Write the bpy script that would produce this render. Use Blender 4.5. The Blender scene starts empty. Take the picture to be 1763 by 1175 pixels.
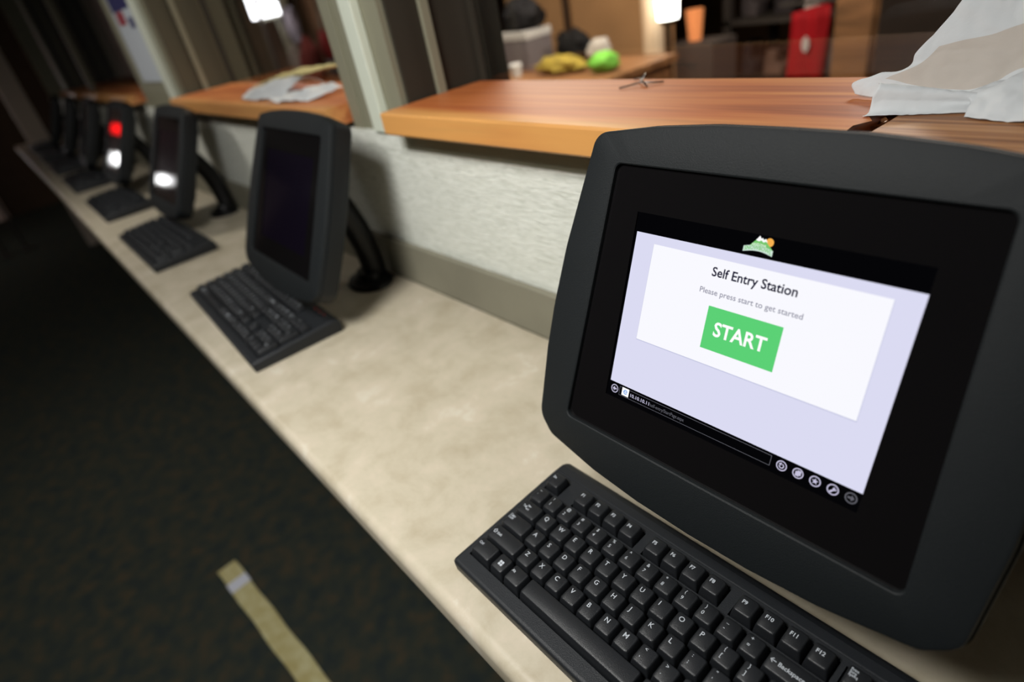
import bpy, bmesh, math, random
from mathutils import Vector, Matrix, noise
random.seed(7)
PI = math.pi
C = bpy.context.scene.collection
H = 0.90                     # counter top above the floor; heights below are measured from the counter top, H is added at the end
# ---------------------------------------------------------------- camera
cam = bpy.data.cameras.new('camera'); co = bpy.data.objects.new('camera', cam); C.objects.link(co)
Rm = ((0.64805047, 0.29868414, -0.70058431), (0.7403269, -0.46293991, 0.4874451), (-0.17873632, -0.83455044, -0.52113232))
M4 = Matrix.Identity(4)
for i in range(3):
    M4[i][0] = Rm[i][0]; M4[i][1] = -Rm[i][1]; M4[i][2] = -Rm[i][2]
M4[2][3] = 0.4784 + H
co.matrix_world = M4
cam.sensor_width = 36; cam.lens = 1032.93/1763*36; cam.clip_start = 0.01; cam.clip_end = 60
cam.dof.use_dof = True; cam.dof.focus_distance = 0.485; cam.dof.aperture_fstop = 2.9
sc = bpy.context.scene; sc.camera = co
# ---------------------------------------------------------------- world, lamps, exposure
w = bpy.data.worlds.new('world'); sc.world = w; w.use_nodes = True
w.node_tree.nodes['Background'].inputs[0].default_value = (.9, .95, 1, 1); w.node_tree.nodes['Background'].inputs[1].default_value = 0.02
def area(name, loc, rot, sx, sy, e, col=(1, 1, 1), spread=180):
    l = bpy.data.lights.new(name, 'AREA'); l.shape = 'RECTANGLE'; l.size = sx; l.size_y = sy; l.energy = e; l.color = col; l.spread = math.radians(spread)
    o = bpy.data.objects.new(name, l); C.objects.link(o); o.location = (loc[0], loc[1], loc[2]+H); o.rotation_euler = rot
    return o
area('near_key_light', (-.42, -.24, .95), (math.radians(10), math.radians(20), 0), .34, .34, 12.8, (1, .985, .95), 160)  # key lamp placed from the cast shadows; its ceiling frame is added
area('far_counter_fill', (-2.3, -.30, 1.13), (math.radians(8), math.radians(8), 0), .3, .3, 6.0, (1, .95, .88), 150)  # added fill that brightens the far stretch of the counter
area('far_end_fill', (-6.6, -2.3, 1.17), (0, 0, 0), .6, .3, 6.0, (1, .93, .85))  # added fill for the unseen far end that the screens mirror
area('back_room_light', (-1.9, 1.75, 1.17), (0, 0, 0), .9, .4, 34, (1, .84, .68))
area('back_room_far_light', (-4.4, 1.3, 1.17), (0, 0, 0), .9, .4, 16, (1, .87, .76))
area('back_room_right_fill', (-.5, 2.2, 1.17), (0, 0, 0), .6, .4, 28, (1, .88, .78))  # added fill that brightens the rack and its gear
vs = sc.view_settings; vs.view_transform = 'Standard'; vs.look = 'None'; vs.exposure = 0.0; vs.gamma = 1; vs.use_curve_mapping = False

# ---------------------------------------------------------------- materials
def lin(c): return tuple(((v/255)/12.92 if v/255 <= .04045 else ((v/255+.055)/1.055)**2.4) for v in c)
def mat(name, rgb, rough=.5, spec=.5, metal=0, emit=None, es=0, bump=0, bscale=200, vary=0, vscale=8, stretch=(1, 1, 1), rgb2=None, coat=0):
    m = bpy.data.materials.new(name); m.use_nodes = True; nt = m.node_tree; b = nt.nodes['Principled BSDF']
    L = nt.links.new
    b.inputs['Base Color'].default_value = (*lin(rgb), 1); b.inputs['Roughness'].default_value = rough
    b.inputs['Specular IOR Level'].default_value = spec; b.inputs['Metallic'].default_value = metal
    b.inputs['Coat Weight'].default_value = coat
    if emit: b.inputs['Emission Color'].default_value = (*lin(emit), 1); b.inputs['Emission Strength'].default_value = es
    tc = nt.nodes.new('ShaderNodeTexCoord'); mp = nt.nodes.new('ShaderNodeMapping'); mp.inputs['Scale'].default_value = stretch
    L(tc.outputs['Object'], mp.inputs[0])
    if vary or rgb2:
        n = nt.nodes.new('ShaderNodeTexNoise'); n.inputs['Scale'].default_value = vscale; n.inputs['Detail'].default_value = 6
        L(mp.outputs[0], n.inputs['Vector'])
        r = nt.nodes.new('ShaderNodeValToRGB'); r.color_ramp.elements[0].position = .35; r.color_ramp.elements[1].position = .68
        c1 = lin(rgb); c2 = lin(rgb2) if rgb2 else tuple(min(1, v*(1+vary)) for v in c1)
        if not rgb2: c1 = tuple(v*(1-vary) for v in c1)
        r.color_ramp.elements[0].color = (*c1, 1); r.color_ramp.elements[1].color = (*c2, 1)
        L(n.outputs['Fac'], r.inputs[0]); L(r.outputs[0], b.inputs['Base Color'])
    if bump:
        n2 = nt.nodes.new('ShaderNodeTexNoise'); n2.inputs['Scale'].default_value = bscale; n2.inputs['Detail'].default_value = 4
        L(mp.outputs[0], n2.inputs['Vector'])
        bp = nt.nodes.new('ShaderNodeBump'); bp.inputs['Strength'].default_value = bump; bp.inputs['Distance'].default_value = .002
        L(n2.outputs['Fac'], bp.inputs['Height']); L(bp.outputs[0], b.inputs['Normal'])
    return m
def emis(name, rgb, s=1.0):
    m = bpy.data.materials.new(name); m.use_nodes = True; nt = m.node_tree; nt.nodes.remove(nt.nodes['Principled BSDF'])
    e = nt.nodes.new('ShaderNodeEmission'); e.inputs[0].default_value = (*lin(rgb), 1); e.inputs[1].default_value = s
    nt.links.new(e.outputs[0], nt.nodes['Material Output'].inputs[0]); return m
def wood(name, dark, mid, light, seed=0, fine=1.0, pale_band=None):
    m = bpy.data.materials.new(name); m.use_nodes = True; nt = m.node_tree; b = nt.nodes['Principled BSDF']; L = nt.links.new
    tc = nt.nodes.new('ShaderNodeTexCoord'); mp = nt.nodes.new('ShaderNodeMapping')
    mp.inputs['Scale'].default_value = (1.6, 34*fine, 34*fine); mp.inputs['Location'].default_value = (seed, seed*2.3, seed*.7)
    L(tc.outputs['Object'], mp.inputs[0])
    n = nt.nodes.new('ShaderNodeTexNoise'); n.inputs['Scale'].default_value = 1.3; n.inputs['Detail'].default_value = 7; n.inputs['Distortion'].default_value = .6
    L(mp.outputs[0], n.inputs['Vector'])
    r = nt.nodes.new('ShaderNodeValToRGB'); r.color_ramp.elements[0].position = .33; r.color_ramp.elements[1].position = .70
    r.color_ramp.elements[0].color = (*lin(dark), 1); r.color_ramp.elements[1].color = (*lin(light), 1)
    e = r.color_ramp.elements.new(.5); e.color = (*lin(mid), 1)
    L(n.outputs['Fac'], r.inputs[0])
    out = r.outputs[0]
    if pale_band:   # paler band that runs along the front of the board
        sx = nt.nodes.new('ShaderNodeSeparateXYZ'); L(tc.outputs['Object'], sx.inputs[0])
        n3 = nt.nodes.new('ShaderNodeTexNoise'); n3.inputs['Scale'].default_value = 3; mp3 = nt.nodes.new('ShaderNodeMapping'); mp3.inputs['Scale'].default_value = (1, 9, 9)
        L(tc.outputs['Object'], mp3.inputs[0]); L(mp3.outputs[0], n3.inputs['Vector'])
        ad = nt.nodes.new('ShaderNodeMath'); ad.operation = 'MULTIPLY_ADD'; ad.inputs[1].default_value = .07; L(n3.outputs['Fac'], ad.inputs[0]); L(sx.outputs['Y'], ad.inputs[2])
        mr = nt.nodes.new('ShaderNodeMapRange'); mr.inputs['From Min'].default_value = pale_band[1]; mr.inputs['From Max'].default_value = pale_band[1]+.035
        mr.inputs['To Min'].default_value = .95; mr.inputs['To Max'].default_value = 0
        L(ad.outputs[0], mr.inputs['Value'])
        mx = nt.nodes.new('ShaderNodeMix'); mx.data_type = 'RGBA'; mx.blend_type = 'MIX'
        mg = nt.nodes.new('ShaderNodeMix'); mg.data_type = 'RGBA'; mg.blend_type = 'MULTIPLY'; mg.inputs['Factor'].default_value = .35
        mg.inputs['A'].default_value = (*lin(pale_band[0]), 1); L(out, mg.inputs['B'])
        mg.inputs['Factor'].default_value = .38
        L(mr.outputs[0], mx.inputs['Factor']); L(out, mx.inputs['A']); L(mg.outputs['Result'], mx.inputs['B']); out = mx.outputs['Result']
    L(out, b.inputs['Base Color']); b.inputs['Roughness'].default_value = .5; b.inputs['Coat Weight'].default_value = .04; b.inputs['Coat Roughness'].default_value = .25
    bp = nt.nodes.new('ShaderNodeBump'); bp.inputs['Strength'].default_value = .15; bp.inputs['Distance'].default_value = .001
    L(n.outputs['Fac'], bp.inputs['Height']); L(bp.outputs[0], b.inputs['Normal'])
    return m
def glassmat():
    m = bpy.data.materials.new('window_glass'); m.use_nodes = True; nt = m.node_tree; nt.nodes.remove(nt.nodes['Principled BSDF'])
    t = nt.nodes.new('ShaderNodeBsdfTransparent'); t.inputs[0].default_value = (.93, .94, .93, 1)
    g = nt.nodes.new('ShaderNodeBsdfGlossy'); g.inputs['Roughness'].default_value = .02
    f = nt.nodes.new('ShaderNodeFresnel'); ge = nt.nodes.new('ShaderNodeNewGeometry'); mr = nt.nodes.new('ShaderNodeMapRange')
    mr.inputs['To Min'].default_value = 1.45; mr.inputs['To Max'].default_value = 1/1.45; nt.links.new(ge.outputs['Backfacing'], mr.inputs['Value']); nt.links.new(mr.outputs[0], f.inputs[0])
    mx = nt.nodes.new('ShaderNodeMixShader'); L = nt.links.new
    L(f.outputs[0], mx.inputs[0]); L(t.outputs[0], mx.inputs[1]); L(g.outputs[0], mx.inputs[2]); L(mx.outputs[0], nt.nodes['Material Output'].inputs[0])
    return m
def papermat(name, rgb, trans=0, thin=0):
    m = bpy.data.materials.new(name); m.use_nodes = True; nt = m.node_tree; nt.nodes.remove(nt.nodes['Principled BSDF']); L = nt.links.new
    d = nt.nodes.new('ShaderNodeBsdfDiffuse'); d.inputs[0].default_value = (*lin(rgb), 1)
    t = nt.nodes.new('ShaderNodeBsdfTranslucent'); t.inputs[0].default_value = (*lin(rgb), 1)
    a = nt.nodes.new('ShaderNodeMixShader'); a.inputs[0].default_value = trans; L(d.outputs[0], a.inputs[1]); L(t.outputs[0], a.inputs[2])
    x = nt.nodes.new('ShaderNodeBsdfTransparent'); c = nt.nodes.new('ShaderNodeMixShader'); c.inputs[0].default_value = thin
    L(a.outputs[0], c.inputs[1]); L(x.outputs[0], c.inputs[2]); L(c.outputs[0], nt.nodes['Material Output'].inputs[0])
    tc = nt.nodes.new('ShaderNodeTexCoord'); n2 = nt.nodes.new('ShaderNodeTexNoise'); n2.inputs['Scale'].default_value = 90; n2.inputs['Detail'].default_value = 5
    L(tc.outputs['Object'], n2.inputs['Vector']); bp = nt.nodes.new('ShaderNodeBump'); bp.inputs['Strength'].default_value = .5; bp.inputs['Distance'].default_value = .002
    L(n2.outputs['Fac'], bp.inputs['Height']); L(bp.outputs[0], d.inputs['Normal'])
    return m
def sidingmat():
    m = mat('rough_sawn_white_paint', (226, 229, 216), .75, .2); nt = m.node_tree; b = nt.nodes['Principled BSDF']; L = nt.links.new
    tc = nt.nodes.new('ShaderNodeTexCoord'); mp = nt.nodes.new('ShaderNodeMapping'); mp.inputs['Scale'].default_value = (16, 80, 150); mp.inputs['Rotation'].default_value = (0, .12, 0)
    L(tc.outputs['Object'], mp.inputs[0])
    n = nt.nodes.new('ShaderNodeTexNoise'); n.inputs['Scale'].default_value = 2.4; n.inputs['Detail'].default_value = 7; n.inputs['Distortion'].default_value = .9
    L(mp.outputs[0], n.inputs['Vector'])
    bp = nt.nodes.new('ShaderNodeBump'); bp.inputs['Strength'].default_value = .55; bp.inputs['Distance'].default_value = .006
    L(n.outputs['Fac'], bp.inputs['Height']); L(bp.outputs[0], b.inputs['Normal'])
    r = nt.nodes.new('ShaderNodeValToRGB'); r.color_ramp.elements[0].position = .3; r.color_ramp.elements[1].position = .55
    r.color_ramp.elements[0].color = (*lin((208, 212, 200)), 1); r.color_ramp.elements[1].color = (*lin((238, 241, 232)), 1)
    L(n.outputs['Fac'], r.inputs[0]); L(r.outputs[0], b.inputs['Base Color'])
    return m
def countermat():
    m = mat('mottled_beige_laminate', (200, 188, 160), .42, .4); nt = m.node_tree; b = nt.nodes['Principled BSDF']; L = nt.links.new
    tc = nt.nodes.new('ShaderNodeTexCoord')
    n = nt.nodes.new('ShaderNodeTexNoise'); n.inputs['Scale'].default_value = 15; n.inputs['Detail'].default_value = 9; n.inputs['Roughness'].default_value = .68; n.inputs['Distortion'].default_value = .25
    L(tc.outputs['Object'], n.inputs['Vector'])
    r = nt.nodes.new('ShaderNodeValToRGB'); r.color_ramp.elements[0].position = .34; r.color_ramp.elements[1].position = .66
    r.color_ramp.elements[0].color = (*lin((178, 167, 144)), 1); r.color_ramp.elements[1].color = (*lin((206, 199, 181)), 1)
    e = r.color_ramp.elements.new(.5); e.color = (*lin((192, 183, 162)), 1)
    e = r.color_ramp.elements.new(.60); e.color = (*lin((199, 188, 168)), 1)
    L(n.outputs['Fac'], r.inputs[0]); L(r.outputs[0], b.inputs['Base Color'])
    return m
def carpetmat():
    m = mat('dark_carpet', (34, 38, 36), 1, .1); nt = m.node_tree; b = nt.nodes['Principled BSDF']; L = nt.links.new
    tc = nt.nodes.new('ShaderNodeTexCoord')
    n = nt.nodes.new('ShaderNodeTexNoise'); n.inputs['Scale'].default_value = 22; n.inputs['Detail'].default_value = 5
    L(tc.outputs['Object'], n.inputs['Vector'])
    r = nt.nodes.new('ShaderNodeValToRGB'); r.color_ramp.elements[0].position = .3; r.color_ramp.elements[1].position = .7
    r.color_ramp.elements[0].color = (*lin((44, 51, 51)), 1); r.color_ramp.elements[1].color = (*lin((70, 63, 50)), 1)
    e = r.color_ramp.elements.new(.5); e.color = (*lin((54, 58, 51)), 1)
    L(n.outputs['Fac'], r.inputs[0]); L(r.outputs[0], b.inputs['Base Color'])
    n2 = nt.nodes.new('ShaderNodeTexNoise'); n2.inputs['Scale'].default_value = 250; L(tc.outputs['Object'], n2.inputs['Vector'])
    bp = nt.nodes.new('ShaderNodeBump'); bp.inputs['Strength'].default_value = .8; bp.inputs['Distance'].default_value = .004
    L(n2.outputs['Fac'], bp.inputs['Height']); L(bp.outputs[0], b.inputs['Normal'])
    return m
MT = dict(
    counter=countermat(), carpet=carpetmat(), siding=sidingmat(), glass=glassmat(),
    olive=mat('olive_grey_paint', (138, 136, 116), .6, .3, vary=.06, vscale=5), jamb=mat('dark_olive_jamb', (84, 80, 64), .6, .3, vary=.1, vscale=6, stretch=(1, 1, .2)),
    white=mat('pale_green_white_paint', (214, 220, 204), .55, .3, bump=.3, bscale=60), base=mat('taupe_base_paint', (134, 131, 115), .6, .3, vary=.08, vscale=9),
    jamb1=mat('darker_jamb', (52, 48, 40), .6, .3, vary=.1, vscale=6, stretch=(1, 1, .2)),  # darker jamb tone for the near and far hatches and window frames
    brownwall=mat('brown_wall', (60, 48, 38), .9, .1, vary=.1), ceil=mat('ceiling_board', (120, 116, 106), .9, .1),
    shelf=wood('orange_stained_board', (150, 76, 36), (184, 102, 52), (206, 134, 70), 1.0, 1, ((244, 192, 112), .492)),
    shelf2=wood('fine_grained_board', (128, 82, 48), (166, 112, 68), (196, 146, 96), 5.0, 2.6),
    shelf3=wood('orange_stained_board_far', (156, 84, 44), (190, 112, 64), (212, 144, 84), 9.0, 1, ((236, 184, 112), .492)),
    plastic=mat('charcoal_textured_plastic', (22, 26, 28), .58, .3, bump=.25, bscale=1400),
    shell=mat('black_shell_plastic', (19, 22, 24), .5, .35, bump=.2, bscale=1200),
    panel=mat('black_screen_surround', (17, 16, 17), .07, .6),
    lcdoff=mat('dark_glossy_display', (17, 13, 24), .07, .4),
    arm=mat('black_arm_plastic', (15, 15, 16), .45, .4),
    key=mat('black_key_plastic', (27, 29, 32), .42, .45, bump=.15, bscale=1500), kbody=mat('keyboard_case_plastic', (26, 29, 33), .5, .4, bump=.2, bscale=1400),
    well=mat('key_well_black', (10, 10, 11), .8, .2), legend=mat('key_legend_white', (190, 196, 203), .5, .3),
    paper=papermat('white_paper', (226, 230, 232), .15), thin=papermat('thin_grey_paper', (222, 216, 208), .3, .07), cream=papermat('cream_paper', (214, 204, 150), .1),
    steel=mat('dark_steel', (120, 115, 110), .25, .5, 1), gum=mat('splintered_resin_wood', (120, 78, 48), .25, .6, vary=.5, vscale=60, bump=1, bscale=90),
)
# ---------------------------------------------------------------- mesh helpers
class MB:
    def __init__(s): s.v = []; s.f = []; s.m = []
    def add(s, vs, fs, mi=0):
        o = len(s.v); s.v += [tuple(v) for v in vs]; s.f += [tuple(i+o for i in f) for f in fs]; s.m += [mi]*len(fs); return s
    def box(s, a, b, mi=0):
        x0, y0, z0 = a; x1, y1, z1 = b
        return s.add([(x0, y0, z0), (x1, y0, z0), (x1, y1, z0), (x0, y1, z0), (x0, y0, z1), (x1, y0, z1), (x1, y1, z1), (x0, y1, z1)],
                     [(0, 3, 2, 1), (4, 5, 6, 7), (0, 1, 5, 4), (1, 2, 6, 5), (2, 3, 7, 6), (3, 0, 4, 7)], mi)
    def loft(s, rings, cap0=True, cap1=True, mi=0, closed=True):
        n = len(rings[0]); vs = [p for r in rings for p in r]; fs = []
        for i in range(len(rings)-1):
            for j in range(n if closed else n-1):
                k = (j+1) % n; fs.append((i*n+j, i*n+k, (i+1)*n+k, (i+1)*n+j))
        if cap0: fs.append(tuple(reversed(range(n))))
        if cap1: fs.append(tuple((len(rings)-1)*n+j for j in range(n)))
        return s.add(vs, fs, mi)
    def tube(s, pts, rad, n=12, mi=0, flat=1.0):
        pts = [Vector(p) for p in pts]; rings = []; up = Vector((0, 0, 1))
        for i, p in enumerate(pts):
            t = (pts[min(i+1, len(pts)-1)]-pts[max(i-1, 0)]).normalized()
            a = t.cross(up)
            if a.length < .05: a = t.cross(Vector((0, 1, 0)))
            a.normalize(); b = a.cross(t).normalized(); up = b
            r = rad[i] if isinstance(rad, (list, tuple)) else rad
            rings.append([p+a*math.cos(2*PI*k/n)*r+b*math.sin(2*PI*k/n)*r*flat for k in range(n)])
        return s.loft(rings, mi=mi)
    def map(s, fn): s.v = [tuple(fn(Vector(v))) for v in s.v]; return s
    def build(s, name, mats, parent=None, smooth=True, loc=None, bevel=0, ang=35):
        me = bpy.data.meshes.new(name); me.from_pydata(s.v, [], s.f)
        if not isinstance(mats, (list, tuple)): mats = [mats]
        for m in mats: me.materials.append(m)
        for p, mi in zip(me.polygons, s.m): p.material_index = mi; p.use_smooth = smooth
        bm = bmesh.new(); bm.from_mesh(me); bmesh.ops.recalc_face_normals(bm, faces=bm.faces)
        if smooth:
            for e in bm.edges: e.smooth = e.calc_face_angle(0) < math.radians(ang)
        bm.to_mesh(me); bm.free()
        o = bpy.data.objects.new(name, me); C.objects.link(o)
        if parent: o.parent = parent
        if loc: o.location = loc
        if bevel:
            b = o.modifiers.new('bevel', 'BEVEL'); b.width = bevel; b.segments = 3; b.limit_method = 'ANGLE'
        return o
def tag(o, label, cat, group=None, kind=None):
    o['label'] = label; o['category'] = cat
    if group: o['group'] = group
    if kind: o['kind'] = kind
    return o
def thing(name, label, cat, loc=(0, 0, 0), rz=0, group=None):
    o = bpy.data.objects.new(name, None); C.objects.link(o); o.empty_display_size = .05; o.location = loc; o.rotation_euler = (0, 0, rz)
    return tag(o, label, cat, group)
def struct(o): o['kind'] = 'structure'; return o
def boxes(name, m, bs, parent=None, bevel=0):
    b = MB()
    for a, c in bs: b.box(a, c)
    return b.build(name, m, parent, smooth=False, bevel=bevel)
def sbox(name, m, *bs, bevel=0): return struct(boxes(name, m, bs, bevel=bevel))
def textmesh(s, size, align='CENTER', xs=1.0, bold=0.0):
    cu = bpy.data.curves.new('t', 'FONT'); cu.body = s; cu.size = size; cu.align_x = align; cu.align_y = 'CENTER'; cu.resolution_u = 3; cu.offset = bold
    cu.space_line = .8
    o = bpy.data.objects.new('t', cu); C.objects.link(o); bpy.context.view_layer.update()
    me = o.evaluated_get(bpy.context.evaluated_depsgraph_get()).to_mesh()
    vs = [(v.co.x*xs, v.co.y, 0) for v in me.vertices]; fs = [tuple(p.vertices) for p in me.polygons]
    o.to_mesh_clear(); bpy.data.objects.remove(o); bpy.data.curves.remove(cu); return vs, fs
def rrect(x0, y0, x1, y1, r, z=0, n=4):
    out = []
    for cx, cy, a0 in ((x1-r, y1-r, 0), (x0+r, y1-r, PI/2), (x0+r, y0+r, PI), (x1-r, y0+r, 1.5*PI)):
        for k in range(n+1): a = a0+PI/2*k/n; out.append((cx+r*math.cos(a), cy+r*math.sin(a), z))
    return out
def rpoly(pts, rad, n=6):
    """closed polygon with corner i rounded by rad[i]"""
    out = []; N = len(pts)
    for i, p in enumerate(pts):
        p = Vector(p); r = rad[i]
        if r == 0: out.append(tuple(p)); continue
        a = (Vector(pts[i-1])-p).normalized(); b = (Vector(pts[(i+1) % N])-p).normalized()
        th = a.angle(b)/2; d = r/math.tan(th); c = p+(a+b).normalized()*(r/math.sin(th))
        s, e = p+a*d-c, p+b*d-c
        for k in range(n+1):
            t = k/n; v = s.lerp(e, t).normalized()*r; out.append(tuple(c+v))
    return out
def resample(poly, angs):
    """radial resample of a star-shaped 2-D polygon about the origin"""
    out = []
    for a in angs:
        d = Vector((math.cos(a), math.sin(a))); best = None
        for i in range(len(poly)):
            p = Vector(poly[i][:2]); q = Vector(poly[(i+1) % len(poly)][:2]); e = q-p
            den = d.x*e.y-d.y*e.x
            if abs(den) < 1e-12: continue
            t = (p.x*e.y-p.y*e.x)/den; u = (p.x*d.y-p.y*d.x)/den
            if t > 0 and -1e-6 <= u <= 1+1e-6 and (best is None or t > best): best = t
        out.append((d.x*best, d.y*best))
    return out

# ================================================================ THE SETTING
sbox('floor', MT['carpet'], ((-9, -3, -.95), (3, 6, -.9)))
sbox('ceiling', MT['ceil'], ((-9, -3, 1.20), (3, 6, 1.26)))
sbox('wall_left', MT['brownwall'], ((-9.1, -3, -.9), (-9, 6, 1.20)))
sbox('wall_right', MT['brownwall'], ((3, -3, -.9), (3.1, 6, 1.20)))
sbox('wall_front', MT['brownwall'], ((-9, -3.1, -.9), (3, -3, 1.20)))
sbox('wall_rear', mat('back_room_wall', (104, 78, 56), .9, .1, vary=.1), ((-9, 6, -.9), (3, 6.1, 1.20)))
# the long wall with the hatches
sbox('wall_back', MT['olive'], ((-6.3, .515, -.9), (2.2, .72, .262)), ((-6.3, .515, 1.15), (2.2, .72, 1.20)),
     ((-1.05, .502, .262), (-.88, .72, 1.15)), ((-2.74, .502, .262), (-2.18, .72, 1.15)), ((-5.12, .502, .262), (-4.96, .72, 1.15)), ((-6.3, .502, .262), (-6.2, .72, 1.15)), ((1.6, .502, .262), (2.2, .72, 1.15)))
b = MB(); b.box((-6.3, .494, .0), (2.2, .5135, .2585)); b.box((-1.09, .493, .258), (-.90, .5005, .286)); b.box((-2.78, .494, .258), (-2.14, .5005, .28)); b.box((-5.16, .494, .258), (-4.92, .5005, .28))
o = b.build('trim_1', MT['siding'], smooth=False); struct(o)
# thin wooden jamb linings of each hatch (the face that looks along the counter)
for i, x in enumerate((-.88, -2.18, -4.96)):
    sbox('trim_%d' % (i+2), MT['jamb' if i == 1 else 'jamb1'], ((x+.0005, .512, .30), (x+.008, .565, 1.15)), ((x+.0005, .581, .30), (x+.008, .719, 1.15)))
    sbox('trim_%d' % (i+5), MT['olive' if i < 2 else 'jamb'], ((x+.0005, .566, .30), (x+.016, .580, 1.15)))  # far strip's darker colour stands in for weaker light there
sbox('trim_8', MT['white'], ((-.967, .486, .2865), (-.928, .5015, 1.15)), bevel=.002)
sbox('trim_9', MT['olive'], ((-1.056, .497, .2865), (-1.02, .5015, 1.15)))
sbox('trim_10', MT['white'], ((-2.30, .490, .281), (-2.22, .5015, 1.15)))
sbox('trim_11', MT['olive'], ((-.895, .498, .2590), (1.6, .5145, .2955)), ((-2.13, .498, .2590), (-1.095, .5145, .2955)), ((-4.91, .498, .2590), (-2.785, .5145, .2955)))
sbox('trim_12', mat('pinkish_beige_paint', (212, 196, 182), .7, .2), ((-6.42, .215, -.9), (-6.302, .36, 1.20)))
sbox('trim_13', MT['jamb'], ((-3.94, .492, .331), (-3.89, .515, 1.15)))
sbox('baseboard_back', MT['base'], ((-6.25, .482, .0005), (2.2, .4935, .080)), bevel=.0015)
# window panes behind the shelves
for i, (x0, x1) in enumerate(((-.862, 1.6), (-2.162, -1.055), (-4.942, -2.745), (-6.195, -5.125))):
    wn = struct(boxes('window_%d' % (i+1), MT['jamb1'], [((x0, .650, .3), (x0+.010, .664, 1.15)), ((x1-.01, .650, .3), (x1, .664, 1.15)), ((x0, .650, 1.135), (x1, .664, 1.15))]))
    boxes('pane', MT['glass'], [((x0+.01, .656, .3), (x1-.01, .659, 1.135))], wn)

sbox('reflected_panel_1', mat('pinkish_beige_panel', (190, 168, 156), .6, .3), ((-8.999, -2.4, -.9), (-8.95, -.25, 1.1)))  # unseen pale panel added for the dark screens to reflect
for nm, x0, x1 in (('trim_15', -4.93, -2.76), ('trim_16', -6.19, -5.14)):      # added dark slats that keep the two far windows black
    o = boxes(nm, mat('dark_slat_backing', (30, 26, 24), .8, .2), [((x0, .672, .3+.10*k), (x1, .690, .3+.10*k+.096)) for k in range(9)]); struct(o)
# ================================================================ COUNTER AND SHELVES
def extrude_x(mb, prof, x0, x1, mi=0, n=1):
    rings = [[(x0+(x1-x0)*i/n, y, z) for y, z in prof] for i in range(n+1)]
    mb.loft(rings, mi=mi)
prof = [(.4815, -.036), (.4815, 0), (.122, 0)]
for k in range(1, 9): a = PI/2*k/8; prof.append((.122-.012*math.sin(a), -.012+.012*math.cos(a)))
prof += [(.110, -.026)]
for k in range(1, 7): a = PI/2*k/6; prof.append((.118-.008*math.cos(a), -.028-.008*math.sin(a)))
mb = MB(); extrude_x(mb, prof, -6.22, 2.0)
tag(mb.build('countertop', MT['counter'], ang=50), 'long mottled beige laminate countertop with a rounded front edge carrying the keyboards', 'countertop')
sbox('wall_counter_front', mat('dark_panel', (44, 38, 32), .8, .2), ((-6.2, .40, -.9), (2.0, .42, -.037)))

def board(name, m, x0, x1, y0, y1, z0, z1, label, jag=None):
    """a thick sawn board with eased edges; jag = function giving the ragged end at x1 or x0"""
    mb = MB(); r = .003
    pr = [(y0+r, z0), (y0, z0+r), (y0, z1-r), (y0+r*.3, z1-r*.3), (y0+r, z1)]
    ny = 14
    pr += [(y0+r+(y1-y0-r)*k/ny, z1) for k in range(1, ny+1)] + [(y1, z0)]
    n = 12; rings = []
    for i in range(n+1):
        t = i/n; rings.append([])
        for (y, z) in pr:
            a, c = x0, x1
            if jag: a, c = jag(y, z, x0, x1)
            rings[-1].append((a+(c-a)*t, y, z))
    mb.loft(rings); return tag(mb.build(name, m, ang=22), label, 'shelf')
def seam(y): return -.192+.006*math.sin(y*90)+.05*max(0, (y-.50))*.5+.012*noise.noise((y*55, 0, 3))
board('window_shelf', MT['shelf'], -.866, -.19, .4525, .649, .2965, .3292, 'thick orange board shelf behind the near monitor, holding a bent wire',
      jag=lambda y, z, a, c: (a, seam(y)-.006-max(0, .014-(.3292-z))*.3-.010*max(0, 1-abs(y-.468)/.018)))
board('window_shelf', MT['shelf2'], -.18, 1.58, .4525, .649, .2965, .3292, 'brown fine-grained board shelf below the crumpled white tissue paper, at the right edge',
      jag=lambda y, z, a, c: (seam(y)+.002+.006*max(0, 1-abs(y-.475)/.02), c))
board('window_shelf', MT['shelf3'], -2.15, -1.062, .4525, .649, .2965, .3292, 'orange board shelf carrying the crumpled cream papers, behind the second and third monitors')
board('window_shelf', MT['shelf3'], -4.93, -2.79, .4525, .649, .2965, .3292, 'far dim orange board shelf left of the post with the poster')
# splinters in the joint
mb = MB(); rr = random.Random(3)
for i in range(16):
    y = .456+i*.0055; x = seam(y)-.002+rr.uniform(-.004, .004); z = .3185+rr.uniform(0, .006); l = rr.uniform(.006, .016); a = rr.uniform(-.5, .9)
    d = Vector((math.cos(a)*l, math.sin(a)*l*1.0, rr.uniform(0, .004))); p = Vector((x, y, z))
    q = d.cross(Vector((0, 0, 1))).normalized()*.0022
    mb.add([p-q, p+q, p+d, p+Vector((0, 0, -.004)), p+d*.5+Vector((0, 0, .0035))], [(0, 1, 4), (1, 2, 4), (2, 0, 4), (0, 3, 1), (1, 3, 2), (2, 3, 0)])
mb.box((-.2, .454, .297), (-.178, .645, .312))
tag(mb.build('wood_splinters', MT['gum'], smooth=False), 'dark torn splinters in the joint between the two near shelf boards', 'splinters')

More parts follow.
